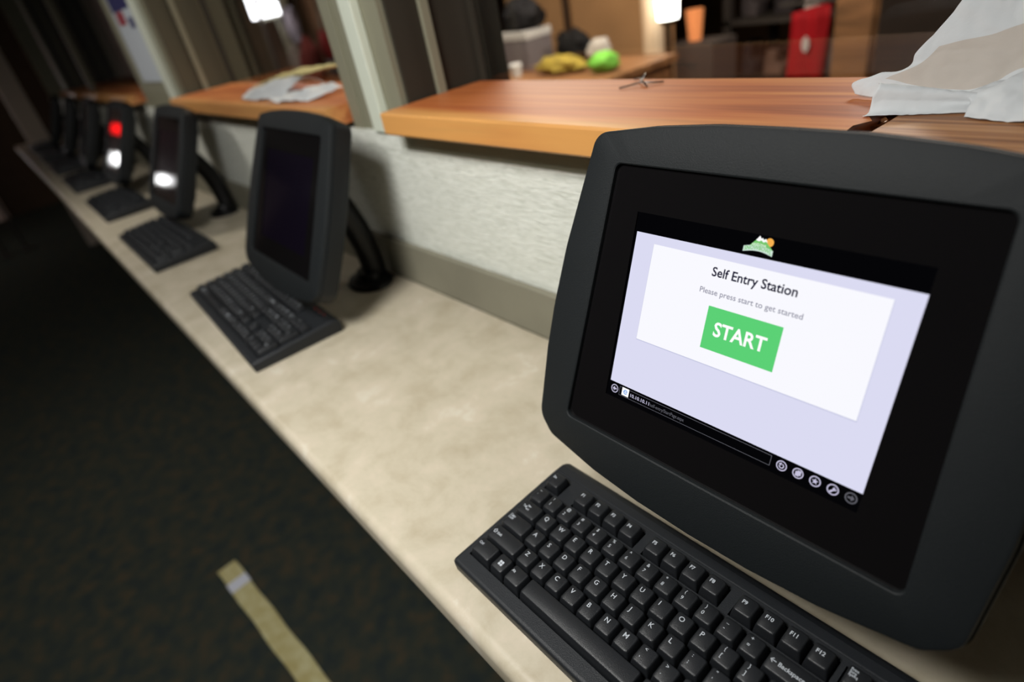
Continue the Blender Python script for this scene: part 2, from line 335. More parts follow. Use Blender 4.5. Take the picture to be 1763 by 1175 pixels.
# ================================================================ MONITORS
OUT_R = [(0, .1735), (-.06, .1730), (-.12, .1690), (-.187, .1600), (-.197, .100), (-.206, .045), (-.2115, -.02), (-.2125, -.07), (-.2085, -.150), (-.188, -.167), (-.12, -.1800), (-.06, -.1855), (0, -.187)]
def sym(half): return half+[(-x, y) for x, y in reversed(half[1:-1])]
def rad_for(half, d): r = [d.get(i, 0) for i in range(len(half))]; return r+list(reversed(r[1:-1]))
ANG = [2*PI*k/160 for k in range(160)]
def densify():
    # add angles close to the corners so that the round corners stay crisp
    a = list(ANG)
    for cx, cy in ((.187, .16), (.209, -.16), (.155, .134), (.167, -.135)):
        for s in (1, -1):
            b = math.atan2(cy, cx*s)
            a += [b+d*.006 for d in range(-9, 10)]
    return sorted(x % (2*PI) for x in a)
ANG = densify()
outer = resample(rpoly(sym(OUT_R), rad_for(OUT_R, {3: .016, 8: .022, 9: .02, 4: .05, 5: .1, 6: .1, 7: .06, 10: .1, 2: .1})), ANG)
inner = resample(rpoly([(-.1555, .1335), (-.1675, -.1345), (.1675, -.1345), (.1555, .1335)], [.007]*4), ANG)
def off(ring, d): return [(x-math.copysign(min(abs(x), d), x) if False else x*(1-d/math.hypot(x, y)), y*(1-d/math.hypot(x, y))) for x, y in ring]
def ring3(r2, z): return [(x, y, z) for x, y in r2]
S = .858      # size of the monitor relative to the outline above
def build_monitor(root, cz, cy, tilt, disp, ry):
    """screen centre at height cz and depth cy from the root; local mesh axes: x right, y up the screen, z towards the user"""
    ct, st = math.cos(tilt), math.sin(tilt)
    def T(v): v = (v[0]*S, v[1]*S, v[2]*S); return (v[0], cy+v[1]*st-v[2]*ct, cz+v[1]*ct+v[2]*st)
    f = .0045
    mb = MB()      # front frame
    mb.loft([ring3(off(outer, .0), f-.010), ring3(off(outer, .0), f-.004), ring3(off(outer, .0012), f-.0012), ring3(off(outer, .004), f), ring3(off(inner, -.0018), f), ring3(off(inner, -.0004), f-.0008), ring3(off(inner, 0), f-.0022), ring3(off(inner, 0), -.003)], cap0=False, cap1=False)
    mb.map(T).build('bezel', MT['plastic'], root, ang=28)
    mb = MB()      # back shell, slightly larger than the frame's joint line, tapering to the rear
    mb.loft([ring3(off(inner, -.002), f-.0085), ring3(off(outer, .0025), f-.0085), ring3(off(outer, .0025), f-.0105), ring3(off(outer, -.0015), f-.0105), ring3(off(outer, -.0020), f-.030), ring3(off(outer, .0005), f-.0415), ring3(off(outer, .010), f-.047), ring3(off(outer, .04), f-.051), ring3(off(outer, .075), f-.064), ring3(off(outer, .095), f-.066)], cap0=False)
    mb.map(T).build('back_shell', MT['shell'], root, ang=28)
    mb = MB()
    x, y = .1236, .0928
    mb.add(ring3(off(inner, -.0008), -.0002)+[(x, y, -.0002), (-x, y, -.0002), (-x, -y, -.0002), (x, -y, -.0002)]+[(x, y, -.0022), (-x, y, -.0022), (-x, -y, -.0022), (x, -y, -.0022)], [])
    n = len(inner); best = {}
    # fan between the inner outline and the display opening, quadrant by quadrant
    corners = [n, n+1, n+2, n+3]; ca = [math.atan2(y, x), PI-math.atan2(y, x), PI+math.atan2(y, x), 2*PI-math.atan2(y, x)]
    def cor(a):
        for k in range(4):
            if a < (ca[k]+ca[(k+1) % 4]+(2*PI if k == 3 else 0))/2 - (0 if k < 3 else 0): return corners[k]
        return corners[0]
    mid = [PI/2, PI, 1.5*PI]
    q = lambda a: 0 if a < mid[0] else 1 if a < mid[1] else 2 if a < mid[2] else 3
    for j in range(n):
        k = (j+1) % n; cj, ck = n+q(ANG[j]), n+q(ANG[k])
        if cj == ck: mb.f.append((j, k, cj)); mb.m.append(0)
        else: mb.f.append((j, k, ck, cj)); mb.m.append(0)
    for a, b2 in ((0, 1), (1, 2), (2, 3), (3, 0)): mb.f.append((n+a, n+b2, n+4+b2, n+4+a)); mb.m.append(0)
    sur = mb.map(T).build('screen_surround', MT['panel'], root, smooth=False)
    disp(sur, T)
    # cable-cover arm and its round foot
    mb = MB()
    yy = lambda y: y-ry
    P = [Vector((0, cy+.040, cz-.004)), Vector((0, cy+.058, cz-.004)), Vector((0, yy(.412), cz-.018)), Vector((0, yy(.436), .125)), Vector((0, yy(.447), .065)), Vector((0, yy(.449), .010))]
    def cr(p, i, t):
        a, b2, c, d = p[max(i-1, 0)], p[i], p[i+1], p[min(i+2, len(p)-1)]
        return .5*((2*b2)+(c-a)*t+(2*a-5*b2+4*c-d)*t*t+(-a+3*b2-3*c+d)*t**3)
    pts = [cr(P, i, k/6) for i in range(len(P)-1) for k in range(6)]+[P[-1]]
    mb.tube(pts, [.0225+.002*math.sin(PI*i/len(pts)) for i in range(len(pts))], 18, flat=1.0)
    arm_ = mb.build('support_arm', MT['arm'], root)
    mb = MB(); rings = []
    for r, z in ((.050, .0005), (.051, .003), (.048, .008), (.036, .0115), (.028, .016), (.024, .026)):
        rings.append([(r*1.15*math.cos(2*PI*k/36), yy(.434)+r*.84*math.sin(2*PI*k/36), z) for k in range(36)])
    mb.loft(rings).build('foot_plate', MT['arm'], arm_)

def disp_off(root, T):
    MB().add([T(v) for v in ((-.1236, -.0928, -.0018), (.1236, -.0928, -.0018), (.1236, .0928, -.0018), (-.1236, .0928, -.0018))], [(0, 1, 2, 3)]).build('display', MT['lcdoff'], root, smooth=False)

def disp_on(root, T):
    cols = [((5, 5, 7), 1), ((219, 219, 242), 1), ((249, 249, 255), 1), ((24, 22, 50), 1), ((142, 142, 160), 1), ((92, 209, 118), 1), ((255, 255, 255), 1), ((44, 44, 50), 1), ((196, 192, 218), 1), ((98, 98, 106), 1), ((120, 200, 110), 1), ((245, 176, 80), 1), ((198, 200, 226), 1), ((90, 150, 225), 1), ((16, 16, 22), 1), ((205, 226, 214), 1)]
    ms = [emis('display_colour', c, 1.0*s) for c, s in cols]
    mb = MB(); mm = .001; L0 = -.0016
    def z(l): return L0+l*.00006
    def rect(x0, y0, x1, y1, c, l): mb.add([(x0*mm, y0*mm, z(l)), (x1*mm, y0*mm, z(l)), (x1*mm, y1*mm, z(l)), (x0*mm, y1*mm, z(l))], [(0, 1, 2, 3)], c)
    def poly(pts, c, l): mb.add([(x*mm, y*mm, z(l)) for x, y in pts], [tuple(range(len(pts)))], c)
    def ringc(cx, cy, r0, r1, c, l, n=28, a0=0, a1=2*PI):
        vs = []; m = n+1
        for k in range(m): a = a0+(a1-a0)*k/n; vs += [((cx+r0*math.cos(a))*mm, (cy+r0*math.sin(a))*mm, z(l)), ((cx+r1*math.cos(a))*mm, (cy+r1*math.sin(a))*mm, z(l))]
        mb.add(vs, [(2*k, 2*k+1, 2*k+3, 2*k+2) for k in range(n)], c)
    def text(s, x, y, size, c, l, xs=1, align='CENTER', bold=0, fit=None):
        vs, fs = textmesh(s, size, align, xs, bold)
        if fit:
            a = min(v[0] for v in vs); e = max(v[0] for v in vs); k = fit/(e-a); vs = [((v[0]-a)*k-(fit/2 if align == 'CENTER' else 0), v[1], 0) for v in vs]
        mb.add([((x+v[0])*mm, (y+v[1])*mm, z(l)) for v in vs], fs, c)
    rect(-123.6, -92.8, 123.6, 92.8, 0, 0)
    rect(-121.2, -77, 124.4-.9, 74.7, 1, 1)
    rect(-99.9, -26.6, 105.2, 66.2, 12, 2); rect(-99.6, -25.7, 104.7, 66.5, 2, 3)
    text('Self Entry Station', 2.2, 54.8, 11.2, 3, 4, fit=75, bold=.2)
    text('Please press start to get started', 2.4, 37.6, 6.9, 4, 4, fit=91.5, bold=.06)
    rect(-31.4, -12.2, 36.0, 25.8, 5, 4); text('START', 1.9, 6.6, 17.6, 6, 5, fit=48, bold=.4)
    # logo of the resort: mountain, sun, arched lettering
    ringc(8.2, 87.8, 0, 3.4, 11, 2); poly([(-10.5, 79.8), (-.7, 91.0), (1.8, 88.8), (3.6, 89.6), (12.0, 82), (11.5, 79.5)], 10, 3)
    poly([(-3.4, 88.0), (-.7, 91.8), (.8, 89.8), (1.9, 90.4), (3.3, 89.0), (4.6, 90.2), (6.6, 87.4), (4.8, 88.0), (3.2, 86.9), (1.2, 88.3), (-.9, 87.2)], 6, 4)
    arc = [(-12.6+25.2*t/10, 79.8+2.2*math.sin(PI*t/10)) for t in range(11)]
    poly([(x, y-2.5) for x, y in arc]+[(x, y+2.0) for x, y in reversed(arc)], 15, 5)
    for s, y0, size, c, l, wd, k in (('SNOWBOWL', 79.8, 4.6, 10, 6, 23.2, 2.2), ('ARIZONA', 84.3, 2.4, 6, 6, 12.5, .5)):
        vs, fs = textmesh(s, size, bold=.08 if size > 3 else 0); a = min(v[0] for v in vs); e = max(v[0] for v in vs)
        vs = [((v[0]-a)/(e-a), v[1]) for v in vs]
        mb.add([((u*wd-wd/2)*mm, (y0+v+k*math.sin(PI*u))*mm, z(l)) for u, v in vs], fs, c)
    # address bar
    rect(-108.2, -88.4, 53.4, -79.2, 9, 1); rect(-107.8, -88.0, 53.0, -79.6, 0, 2)
    def btn(cx, c=8): ringc(cx, -83.9, 3.55, 4.45, c, 3); 
    for x in (-114.2, 62.7, 76.3, 89.9, 103.5): btn(x)
    btn(116.9, 9)
    poly([(-116.8, -83.9), (-114.2, -81.4), (-114.2, -83.1), (-111.8, -83.1), (-111.8, -84.7), (-114.2, -84.7), (-114.2, -86.4)], 8, 3)
    poly([(119.5, -83.9), (117, -86.4), (117, -84.7), (114.4, -84.7), (114.4, -83.1), (117, -83.1), (117, -81.4)], 9, 3)
    ringc(62.7, -84.1, 1.3, 2.2, 8, 3, a0=-PI*1.05, a1=PI*.42); poly([(60.0, -82.6), (62.6, -80.9), (62.3, -84.0)], 8, 4)
    rect(74.2, -86.4, 77.3, -82.3, 8, 3); rect(75.6, -85.4, 78.7, -81.3, 8, 3)
    poly([(89.9+(2.7 if k % 2 == 0 else 1.15)*math.sin(PI*k/5), -83.9+(2.7 if k % 2 == 0 else 1.15)*math.cos(PI*k/5)) for k in range(10)], 8, 3)
    poly([(101.3, -86.5), (102.3, -86.9), (104.5, -84.4), (106.0, -84.0), (106.2, -82.4), (105.0, -83.1), (104.6, -81.6), (103.4, -82.2), (103.4, -83.6), (101.2, -85.8)], 8, 3)
    rect(-104.9, -87.2, -96.2, -78.9, 6, 3); ringc(-100.5, -83, 1.5, 2.4, 13, 4, a0=.2, a1=1.85*PI); rect(-102.6, -83.3, -98.3, -82.6, 13, 4)
    text('10.10.10.11', -94, -84.0, 5.0, 8, 3, align='LEFT', bold=.06, fit=23); text('/self-entry/StartPage.aspx', -70.6, -84.1, 4.8, 9, 3, align='LEFT', fit=39.5)
    mb.map(T).build('display', ms, root, smooth=False)['label'] = 'lit display showing the self entry start page'
G_MON = 'touch monitors in a row on the counter'
MON = [(-.1988, .3288, .2216, -.005, .3895, 'near charcoal touch monitor with a lit screen showing a green START button'),
       (-1.0665, .332, .2095, -.02, .475, 'second touch monitor from the front, dark screen, sharpest of the switched-off ones'),
       (-2.004, .3466, .195, .0, .486, 'third touch monitor from the front, dark screen with one white lamp glint low down'),
       (-2.843, .349, .193, -.006, .50, 'fourth touch monitor from the front, with both a red and a white glint'),
       (-3.53, .340, .194, -.05, .49, 'fifth touch monitor from the front, blurred and brownish'),
       (-4.22, .338, .194, -.08, .48, 'sixth touch monitor from the front, small and blurred near the counter end'),
       (-4.90, .338, .194, -.10, .48, 'farthest touch monitor at the dark end of the counter')]
for i, (x, y, z_, rz, tl, lb) in enumerate(MON):
    m = thing('touch_monitor', lb, 'monitor', (x, y, 0), rz, G_MON)
    build_monitor(m, z_, 0, tl, disp_off if i else disp_on, y)
def copy_tree(o, parent=None):
    c = o.copy(); C.objects.link(c)
    if parent: c.parent = parent
    for ch in list(o.children): copy_tree(ch, c)
    return c

# ================================================================ KEYBOARDS
U = .01905; KX = .0095; KY = .0155      # unit, case margins
KT = .0636; ZT = .0189
def KZ(x, y, z): return (x, y, ZT+y*KT+z)
def keycap(mb, cx, cy, wd, hd=1.0, h=.0085):
    hx, hy = wd*U/2-.0006, hd*U/2-.0006
    spec = [(0, 0, -.0025, .0012), (.0004, .0004, .001, .0012), (.0016, .0010, h-.0011, .0020), (.0021, .0014, h-.0003, .0020), (.0028, .0021, h, .0018)]
    rings = []
    for ix, iy, z, r in spec:
        rings.append([KZ(x, y+(.0006 if z > .002 else 0), zz) for x, y, zz in rrect(cx-hx+ix, cy-hy+iy, cx+hx-ix, cy+hy-iy, r, z, 3)])
    mb.loft(rings, cap0=False)
R_ = {}     # rows: (label, width)
rows = [
 (5.25, [('Esc', 1), None, ('F1', 1), ('F2', 1), ('F3', 1), ('F4', 1), .5, ('F5', 1), ('F6', 1), ('F7', 1), ('F8', 1), .5, ('F9', 1), ('F10', 1), ('F11', 1), ('F12', 1), .25, ('Print\nScrn\nSysRq', 1), ('Scroll\nLock', 1), ('Pause\nBreak', 1)]),
 (4, [('~|`', 1), ('!|1', 1), ('@|2', 1), ('#|3', 1), ('$|4', 1), ('%|5', 1), ('^|6', 1), ('&|7', 1), ('*|8', 1), ('(|9', 1), (')|0', 1), ('_|-', 1), ('+|=', 1), ('\u2190 Backspace', 2), .25, ('Insert', 1), ('Home', 1), ('Page\nUp', 1), .25, ('Num\nLock', 1), ('/', 1), ('*', 1), ('-', 1)]),
 (3, [('Tab', 1.5)]+[(c, 1) for c in 'QWERTYUIOP']+[('{|[', 1), ('}|]', 1), ('||\\', 1.5), .25, ('Delete', 1), ('End', 1), ('Page\nDown', 1), .25, ('7', 1), ('8', 1), ('9', 1), ('+', 1, 2)]),
 (2, [('Caps\nLock', 1.75)]+[(c, 1) for c in 'ASDFGHJKL']+[(':|;', 1), ('"|\'', 1), ('Enter', 2.25), 3.5, ('4', 1), ('5', 1), ('6', 1)]),
 (1, [('Shift', 2.25)]+[(c, 1) for c in 'ZXCVBNM']+[('<|,', 1), ('>|.', 1), ('?|/', 1), ('Shift', 2.75), 1.25, ('\u2191', 1), 1.25, ('1', 1), ('2', 1), ('3', 1), ('Enter', 1, 2)]),
 (0, [('Ctrl', 1.5), ('WIN', 1), ('Alt', 1.15), ('', 6.5), ('Alt', 1.15), ('WIN', 1), ('MENU', 1), ('Ctrl', 1.5), .25, ('\u2190', 1), ('\u2193', 1), ('\u2192', 1), .25, ('0', 2), ('.', 1)]),
]
def all_keys():
    out = []
    for j, items in rows:
        x = 0
        for it in items:
            if it is None: x += 1; continue
            if not isinstance(it, tuple): x += it; continue
            wd = it[1]; hd = it[2] if len(it) > 2 else 1
            out.append((it[0], KX+(x+wd/2)*U, KY+(j+.5-(hd-1)*.5)*U, wd, hd)); x += wd
    return out
KEYS = all_keys()
def housing():
    mb = MB(); Wd = .4475; D = .161
    holes = [(0, 0, 15, 5), (0, 5.25, 1, 6.25), (2, 5.25, 6, 6.25), (6.5, 5.25, 10.5, 6.25), (11, 5.25, 15, 6.25), (15.25, 5.25, 18.25, 6.25), (15.25, 3, 18.25, 5), (16.25, 1, 17.25, 2), (15.25, 0, 18.25, 1), (18.5, 0, 22.5, 5)]
    H4 = [(KX+a*U-.0004, KY+b*U-.0004, KX+c*U+.0004, KY+d*U+.0004) for a, b, c, d in holes]
    Yk = .1400
    xs = sorted({.004, Wd-.004} | {h[0] for h in H4} | {h[2] for h in H4}); ys = sorted({.004, Yk} | {h[1] for h in H4} | {h[3] for h in H4})
    inh = lambda x, y: any(a < x < c and b < y < d for a, b, c, d in H4)
    dz = -.006
    for i in range(len(xs)-1):
        for j in range(len(ys)-1):
            x0, x1, y0, y1 = xs[i], xs[i+1], ys[j], ys[j+1]
            if inh((x0+x1)/2, (y0+y1)/2):
                mb.add([KZ(x0, y0, dz), KZ(x1, y0, dz), KZ(x1, y1, dz), KZ(x0, y1, dz)], [(0, 1, 2, 3)], 1)
                for (ax, ay, bx, by, nx, ny) in ((x0, y0, x1, y0, 0, -1), (x0, y1, x1, y1, 0, 1), (x0, y0, x0, y1, -1, 0), (x1, y0, x1, y1, 1, 0)):
                    mx, my = (ax+bx)/2+nx*.0001, (ay+by)/2+ny*.0001
                    if not inh(mx, my): mb.add([KZ(ax, ay, dz), KZ(bx, by, dz), KZ(bx, by, 0), KZ(ax, ay, 0)], [(0, 1, 2, 3)], 0)
            else: mb.add([KZ(x0, y0, 0), KZ(x1, y0, 0), KZ(x1, y1, 0), KZ(x0, y1, 0)], [(0, 1, 2, 3)], 0)
    # rear strip: a groove line, then a smooth strip that rolls off to the back
    st = [(Yk, 0), (Yk+.0008, -.0007), (Yk+.0016, .0002), (.150, -.0008), (.155, -.0032), (.159, -.0068), (.161, -.012)]
    for (ya, za), (yb, zb) in zip(st, st[1:]):
        mb.add([KZ(.004, ya, za), KZ(Wd-.004, ya, za), KZ(Wd-.004, yb, zb), KZ(.004, yb, zb)], [(0, 1, 2, 3)], 0)
    # side and front skirts with rounded shoulders
    path_l = [(.004, y) for y in (.004, Yk, .158)]
    def skirt(pts):   # pts: list of (top point, outward dir xy)
        rings = []
        for (x, y, zt), (nx, ny) in pts:
            t = Vector(KZ(x, y, zt)); col = [t]
            for k in range(1, 5): a = PI/2*k/4; col.append(Vector((t.x+nx*.004*math.sin(a), t.y+ny*.004*math.sin(a), t.z-.004*(1-math.cos(a)))))
            col.append(Vector((t.x+nx*.0035, t.y+ny*.0035, max(.004, t.z-.013)))); col.append(Vector((t.x+nx*.0015, t.y+ny*.0015, .0005)))
            rings.append(col)
        mb.loft(rings, False, False, closed=False)
    skp = []
    for y, zt in reversed(((.004, 0), (.06, 0), (Yk, 0), (.150, -.0008), (.155, -.0032), (.159, -.0068))): skp.append(((.004, y, zt), (-1, 0)))
    skp.append(((.004, .004, 0), (-.7071, -.7071))); skp += [((x, .004, 0), (0, -1)) for x in (.004, .1, .2, .3, Wd-.004)]; skp.append(((Wd-.004, .004, 0), (.7071, -.7071)))
    for y, zt in ((.004, 0), (.06, 0), (Yk, 0), (.150, -.0008), (.155, -.0032), (.159, -.0068)): skp.append(((Wd-.004, y, zt), (1, 0)))
    skirt(skp)
    b0 = [(.002, .166), (Wd-.002, .166)]
    mb.add([KZ(.004, .161, -.012), KZ(Wd-.004, .161, -.012), (Wd-.004, .1603, .0005), (.004, .1603, .0005)], [(0, 1, 2, 3)], 0)
    mb.add([(.0025, .0025, .0005), (Wd-.0025, .0025, .0005), (Wd-.0025, .1603, .0005), (.0025, .1603, .0005)], [(0, 1, 2, 3)], 0)
    return mb
def legend(mb, s, cx, cy, wd, hd):
    h = .0087
    l = cx-wd*U/2+.0038
    def put(t, x, y, size, al='LEFT', xs=1, bold=.00006):
        vs, fs = textmesh(t, size, al, xs, bold); mb.add([KZ(x+v[0], y+v[1], h) for v in vs], fs, 1)
    if s == '': return
    if s == 'WIN':
        for dx in (-.0013, .0013):
            for dy in (-.0013, .0013): mb.add([KZ(cx+dx-.0011, cy+dy-.0011, h), KZ(cx+dx+.0011, cy+dy-.0011, h), KZ(cx+dx+.0011, cy+dy+.0011, h), KZ(cx+dx-.0011, cy+dy+.0011, h)], [(0, 1, 2, 3)], 1)
        return
    if s == 'MENU':
        for k in range(3): mb.add([KZ(cx-.002, cy-.002+k*.002, h), KZ(cx+.002, cy-.002+k*.002, h), KZ(cx+.002, cy-.0014+k*.002, h), KZ(cx-.002, cy-.0014+k*.002, h)], [(0, 1, 2, 3)], 1)
        return
    if s == 'Tab':
        put('\u21e4', cx-.0045, cy+.003, .0048); put('\u21e5', cx-.0045, cy-.001, .0048); put('Tab', cx-.009, cy+.001, .0034); return
    if s.startswith('\u2190 B'):
        put('\u2190', l, cy+.0005, .0060); put('Backspace', l+.0065, cy+.0003, .0046); return
    if s == 'Shift':
        put('\u21e7', l, cy+.0008, .0056); put('Shift', l+.006, cy+.0006, .0035); return
    if '|' in s and len(s) == 3:
        put(s[0], cx-.0036, cy+.0050, .0044, bold=.00003); put(s[2], cx-.0038, cy-.0010, .0046, bold=.00003); return
    if len(s) == 1: put(s, cx-.0040, cy+.0030, .0060, bold=.00004); return
    if s[0] == 'F' and s[1:].isdigit(): put(s, cx-.0046, cy+.0024, .0046, xs=.95, bold=.0001); return
    n = s.count('\n'); put(s, l, cy+.0026+(.0006 if n else 0), .0036 if n < 2 else .0028, xs=.9)
def build_keyboard(root):
    o = housing().build('case', [MT['kbody'], MT['well']], root, ang=30)
    im = emis('indicator_red', (255, 60, 50), .35)
    for i, x in enumerate((.372, .392, .412)):
        MB().add([KZ(x, .1455, .0001), KZ(x+.003, .1455, .0001), KZ(x+.003, .147, .0001), KZ(x, .147, .0001)], [(0, 1, 2, 3)], 0).build('indicator_lamp', im, root, smooth=False)
    for s, cx, cy, wd, hd in KEYS:
        mb = MB(); keycap(mb, cx, cy, wd, hd)
        if s == '':   # space bar
            pass
        legend(mb, s, cx, cy, wd, hd)
        o = mb.build('key', [MT['key'], MT['legend']], root, ang=40)
        if s == '': o['label'] = 'long blank space bar'
G_KB = 'black keyboards in a row on the counter'
k1 = thing('keyboard', 'near black keyboard with white legends, in front of the lit monitor', 'keyboard', (-.3746, .1395, 0), -.0045, G_KB)
build_keyboard(k1)
k2 = copy_tree(k1); k2.location = (-1.382, .162, 0); k2.rotation_euler = (0, 0, -.045)
k2['label'] = 'second black keyboard from the front, its keys blurred, below the sharpest switched-off monitor'
mbk = housing()
for s, cx, cy, wd, hd in KEYS: keycap(mbk, cx, cy, wd, hd)
kf = mbk.build('keyboard', [MT['kbody'], MT['well']], ang=30)
KB = [(-2.11, .147, .0, 'third black keyboard from the front, a dark slab below the third monitor'),
      (-2.855, .158, 0, 'fourth black keyboard from the front, near the foot of the fourth monitor'),
      (-3.62, .16, 0, 'fifth black keyboard from the front, small and blurred on the dim counter'),
      (-4.33, .165, 0, 'sixth black keyboard from the front, a thin dark sliver'),
      (-5.0, .17, 0, 'seventh black keyboard from the front, near the dark end of the counter'),
      (-5.7, .17, 0, 'farthest black keyboard at the dark end of the counter')]
for i, (x, y, rz, lb) in enumerate(KB):
    o = kf if i == 0 else kf.copy()
    if i: C.objects.link(o)
    o.location = (x, y, 0); o.rotation_euler = (0, 0, rz); tag(o, lb, 'keyboard', G_KB)

# ================================================================ PAPERS AND SMALL THINGS
def sheet(rows3, amp, freq, sub=8, seed=0, matfn=None, thick=.0004):
    """smooth interpolated sheet through a grid of control points, crumpled by ridged noise"""
    nr, nc = len(rows3), len(rows3[0])
    def cr(a, b2, c, d, t): return .5*((2*b2)+(c-a)*t+(2*a-5*b2+4*c-d)*t*t+(-a+3*b2-3*c+d)*t**3)
    G = [[Vector(p) for p in r] for r in rows3]
    def at(i, u):
        k = min(int(u), nc-2); t = u-k; r = G[i]
        return cr(r[max(k-1, 0)], r[k], r[k+1], r[min(k+2, nc-1)], t)
    NU, NV = (nc-1)*sub, (nr-1)*sub; vs = []
    for j in range(NV+1):
        v = j/sub; k = min(int(v), nr-2); t = v-k
        for i in range(NU+1):
            u = i/sub
            p = cr(at(max(k-1, 0), u), at(k, u), at(k+1, u), at(min(k+2, nr-1), u), t)
            vs.append(p)
    W = NU+1; out = []
    for j in range(NV+1):
        for i in range(W):
            a = vs[j*W+min(i+1, NU)]-vs[j*W+max(i-1, 0)]; b2 = vs[min(j+1, NV)*W+i]-vs[max(j-1, 0)*W+i]
            n = a.cross(b2); n = n.normalized() if n.length > 1e-9 else Vector((0, -1, 0))
            p = vs[j*W+i]; q = p*freq+Vector((seed*3.1, seed, 0))
            d = (abs(noise.noise(q))*2-.5)+.5*(abs(noise.noise(q*2.3))*2-.5)
            out.append(p+n*d*amp)
    fs = [(j*W+i, j*W+i+1, (j+1)*W+i+1, (j+1)*W+i) for j in range(NV) for i in range(NU)]
    mi = [matfn(((k % NU)+.5)/sub, ((k//NU)+.5)/sub) if matfn else 0 for k in range(len(fs))]
    return out, fs, mi
def add_sheet(mb, *a, **k):
    vs, fs, mi = sheet(*a, **k); o = len(mb.v); mb.v += [tuple(v) for v in vs]; mb.f += [tuple(i+o for i in f) for f in fs]; mb.m += mi
Y0 = .575
def lean(x, z, k=.35): return (x, Y0+k*(z-.333), z)
Zs = .3298
# tissue standing on the near shelf
rowsA = [[(-.238, .577, .3320), (-.222, .572, .3310), (-.200, .570, .3312), (-.172, .570, .3315), (-.145, .570, .3320), (-.115, .570, .3320)],
         [(-.240, .580, .3420), (-.215, .578, .3440), (-.186, .577, .3385), (-.150, .577, .3370), (-.127, .582, .3490), (-.095, .584, .3550)],
         [(-.203, .583, .3510), (-.195, .582, .3530), (-.176, .584, .3540), (-.150, .586, .3570), (-.128, .588, .3620), (-.095, .590, .3700)],
         [(-.1975, .586, .3630), (-.183, .588, .3660), (-.168, .590, .3690), (-.150, .592, .3720), (-.131, .594, .3790), (-.100, .596, .3900)],
         [(-.184, .596, .3820), (-.170, .598, .3870), (-.160, .600, .3900), (-.148, .602, .3940), (-.135, .604, .3970), (-.105, .606, .4040)],
         [(-.173, .604, .4030), (-.162, .606, .4060), (-.150, .608, .4100), (-.140, .610, .4130), (-.130, .612, .4150), (-.105, .614, .4200)],
         [(-.160, .612, .4250), (-.150, .614, .4280), (-.142, .616, .4300), (-.132, .618, .4330), (-.122, .620, .4350), (-.105, .620, .4380)]]
mbp = MB()
add_sheet(mbp, rowsA, .0030, 30, sub=10, seed=1, matfn=lambda u, v: 1 if (1 < v < 3 and u > 1.0) else 0)
# rolled fold lying along the bottom with an open curled end on the left
segs = []
for t in [k/10 for k in range(11)]:
    cx = -.2045+t*.066; cy = .538+t*.012; r = .0085-.0050*t; cz = Zs+r+.0035
    row = [(cx-.001, cy-.020+.006*t, Zs+.0006), (cx, cy-.012, Zs+.0015+.001*math.sin(t*9)), (cx, cy-r*1.05, cz-.003)]
    for a in range(0, 10): an = PI*1.0-a*PI*1.55/9; row.append((cx+.002*math.sin(a), cy+r*math.cos(an), cz+r*math.sin(an)))
    segs.append(row)
add_sheet(mbp, segs, .0007, 70, sub=3, seed=4)
# lump at the right hanging slightly over the shelf top
rowsC = [[(-.140, .525, .3312), (-.125, .519, .3308), (-.108, .516, .3310), (-.085, .515, .3312)],
         [(-.142, .540, .3370), (-.128, .537, .3410), (-.110, .535, .3430), (-.085, .535, .3440)],
         [(-.150, .556, .3390), (-.130, .556, .3460), (-.112, .556, .3510), (-.085, .556, .3540)],
         [(-.150, .572, .3370), (-.132, .574, .3440), (-.112, .576, .3540), (-.085, .576, .3600)]]
add_sheet(mbp, rowsC, .0018, 50, sub=9, seed=7)
o = mbp.build('tissue_paper', [MT['paper'], MT['thin']], ang=60)
sm = o.modifiers.new('solid', 'SOLIDIFY'); sm.thickness = .0004
tag(o, 'crumpled white tissue paper with a grey band on the near shelf', 'paper')
# crumpled cream papers on the second shelf
mbp = MB()
add_sheet(mbp, [[(-1.58, .485, .3330), (-1.50, .478, .3330), (-1.42, .485, .3330), (-1.36, .50, .3330)],
                [(-1.62, .520, .341), (-1.53, .515, .349), (-1.44, .520, .354), (-1.37, .53, .350)],
                [(-1.64, .560, .341), (-1.55, .555, .351), (-1.45, .56, .361), (-1.36, .565, .360)],
                [(-1.62, .600, .333), (-1.54, .595, .338), (-1.44, .60, .342), (-1.35, .60, .342)]], .004, 18, sub=9, seed=2)
add_sheet(mbp, [[(-1.37, .470, .3335), (-1.32, .470, .3335), (-1.27, .480, .3335), (-1.215, .49, .3335)],
                [(-1.37, .505, .336), (-1.32, .51, .341), (-1.26, .52, .342), (-1.20, .53, .338)],
                [(-1.35, .545, .334), (-1.30, .55, .342), (-1.25, .56, .347), (-1.19, .56, .340)]], .004, 26, sub=9, seed=6)
o = mbp.build('crumpled_paper', MT['paper'], ang=60); o.modifiers.new('solid', 'SOLIDIFY').thickness = .0006
tag(o, 'crumpled white papers lying on the orange shelf behind the second monitor', 'paper')
mbp = MB()
add_sheet(mbp, [[(-1.66, .545, .3450), (-1.55, .548, .3570), (-1.45, .552, .3660), (-1.34, .560, .3680)],
                [(-1.67, .585, .3460), (-1.55, .59, .3600), (-1.44, .595, .3720), (-1.31, .605, .3740)],
                [(-1.65, .62, .3440), (-1.54, .625, .3560), (-1.43, .63, .3660), (-1.30, .635, .3660)]], .003, 20, sub=9, seed=9)
o = mbp.build('folded_paper', MT['cream'], ang=60); o.modifiers.new('solid', 'SOLIDIFY').thickness = .003
tag(o, 'yellowish folded paper bag topping the crumpled white papers on the orange shelf', 'paper bag')
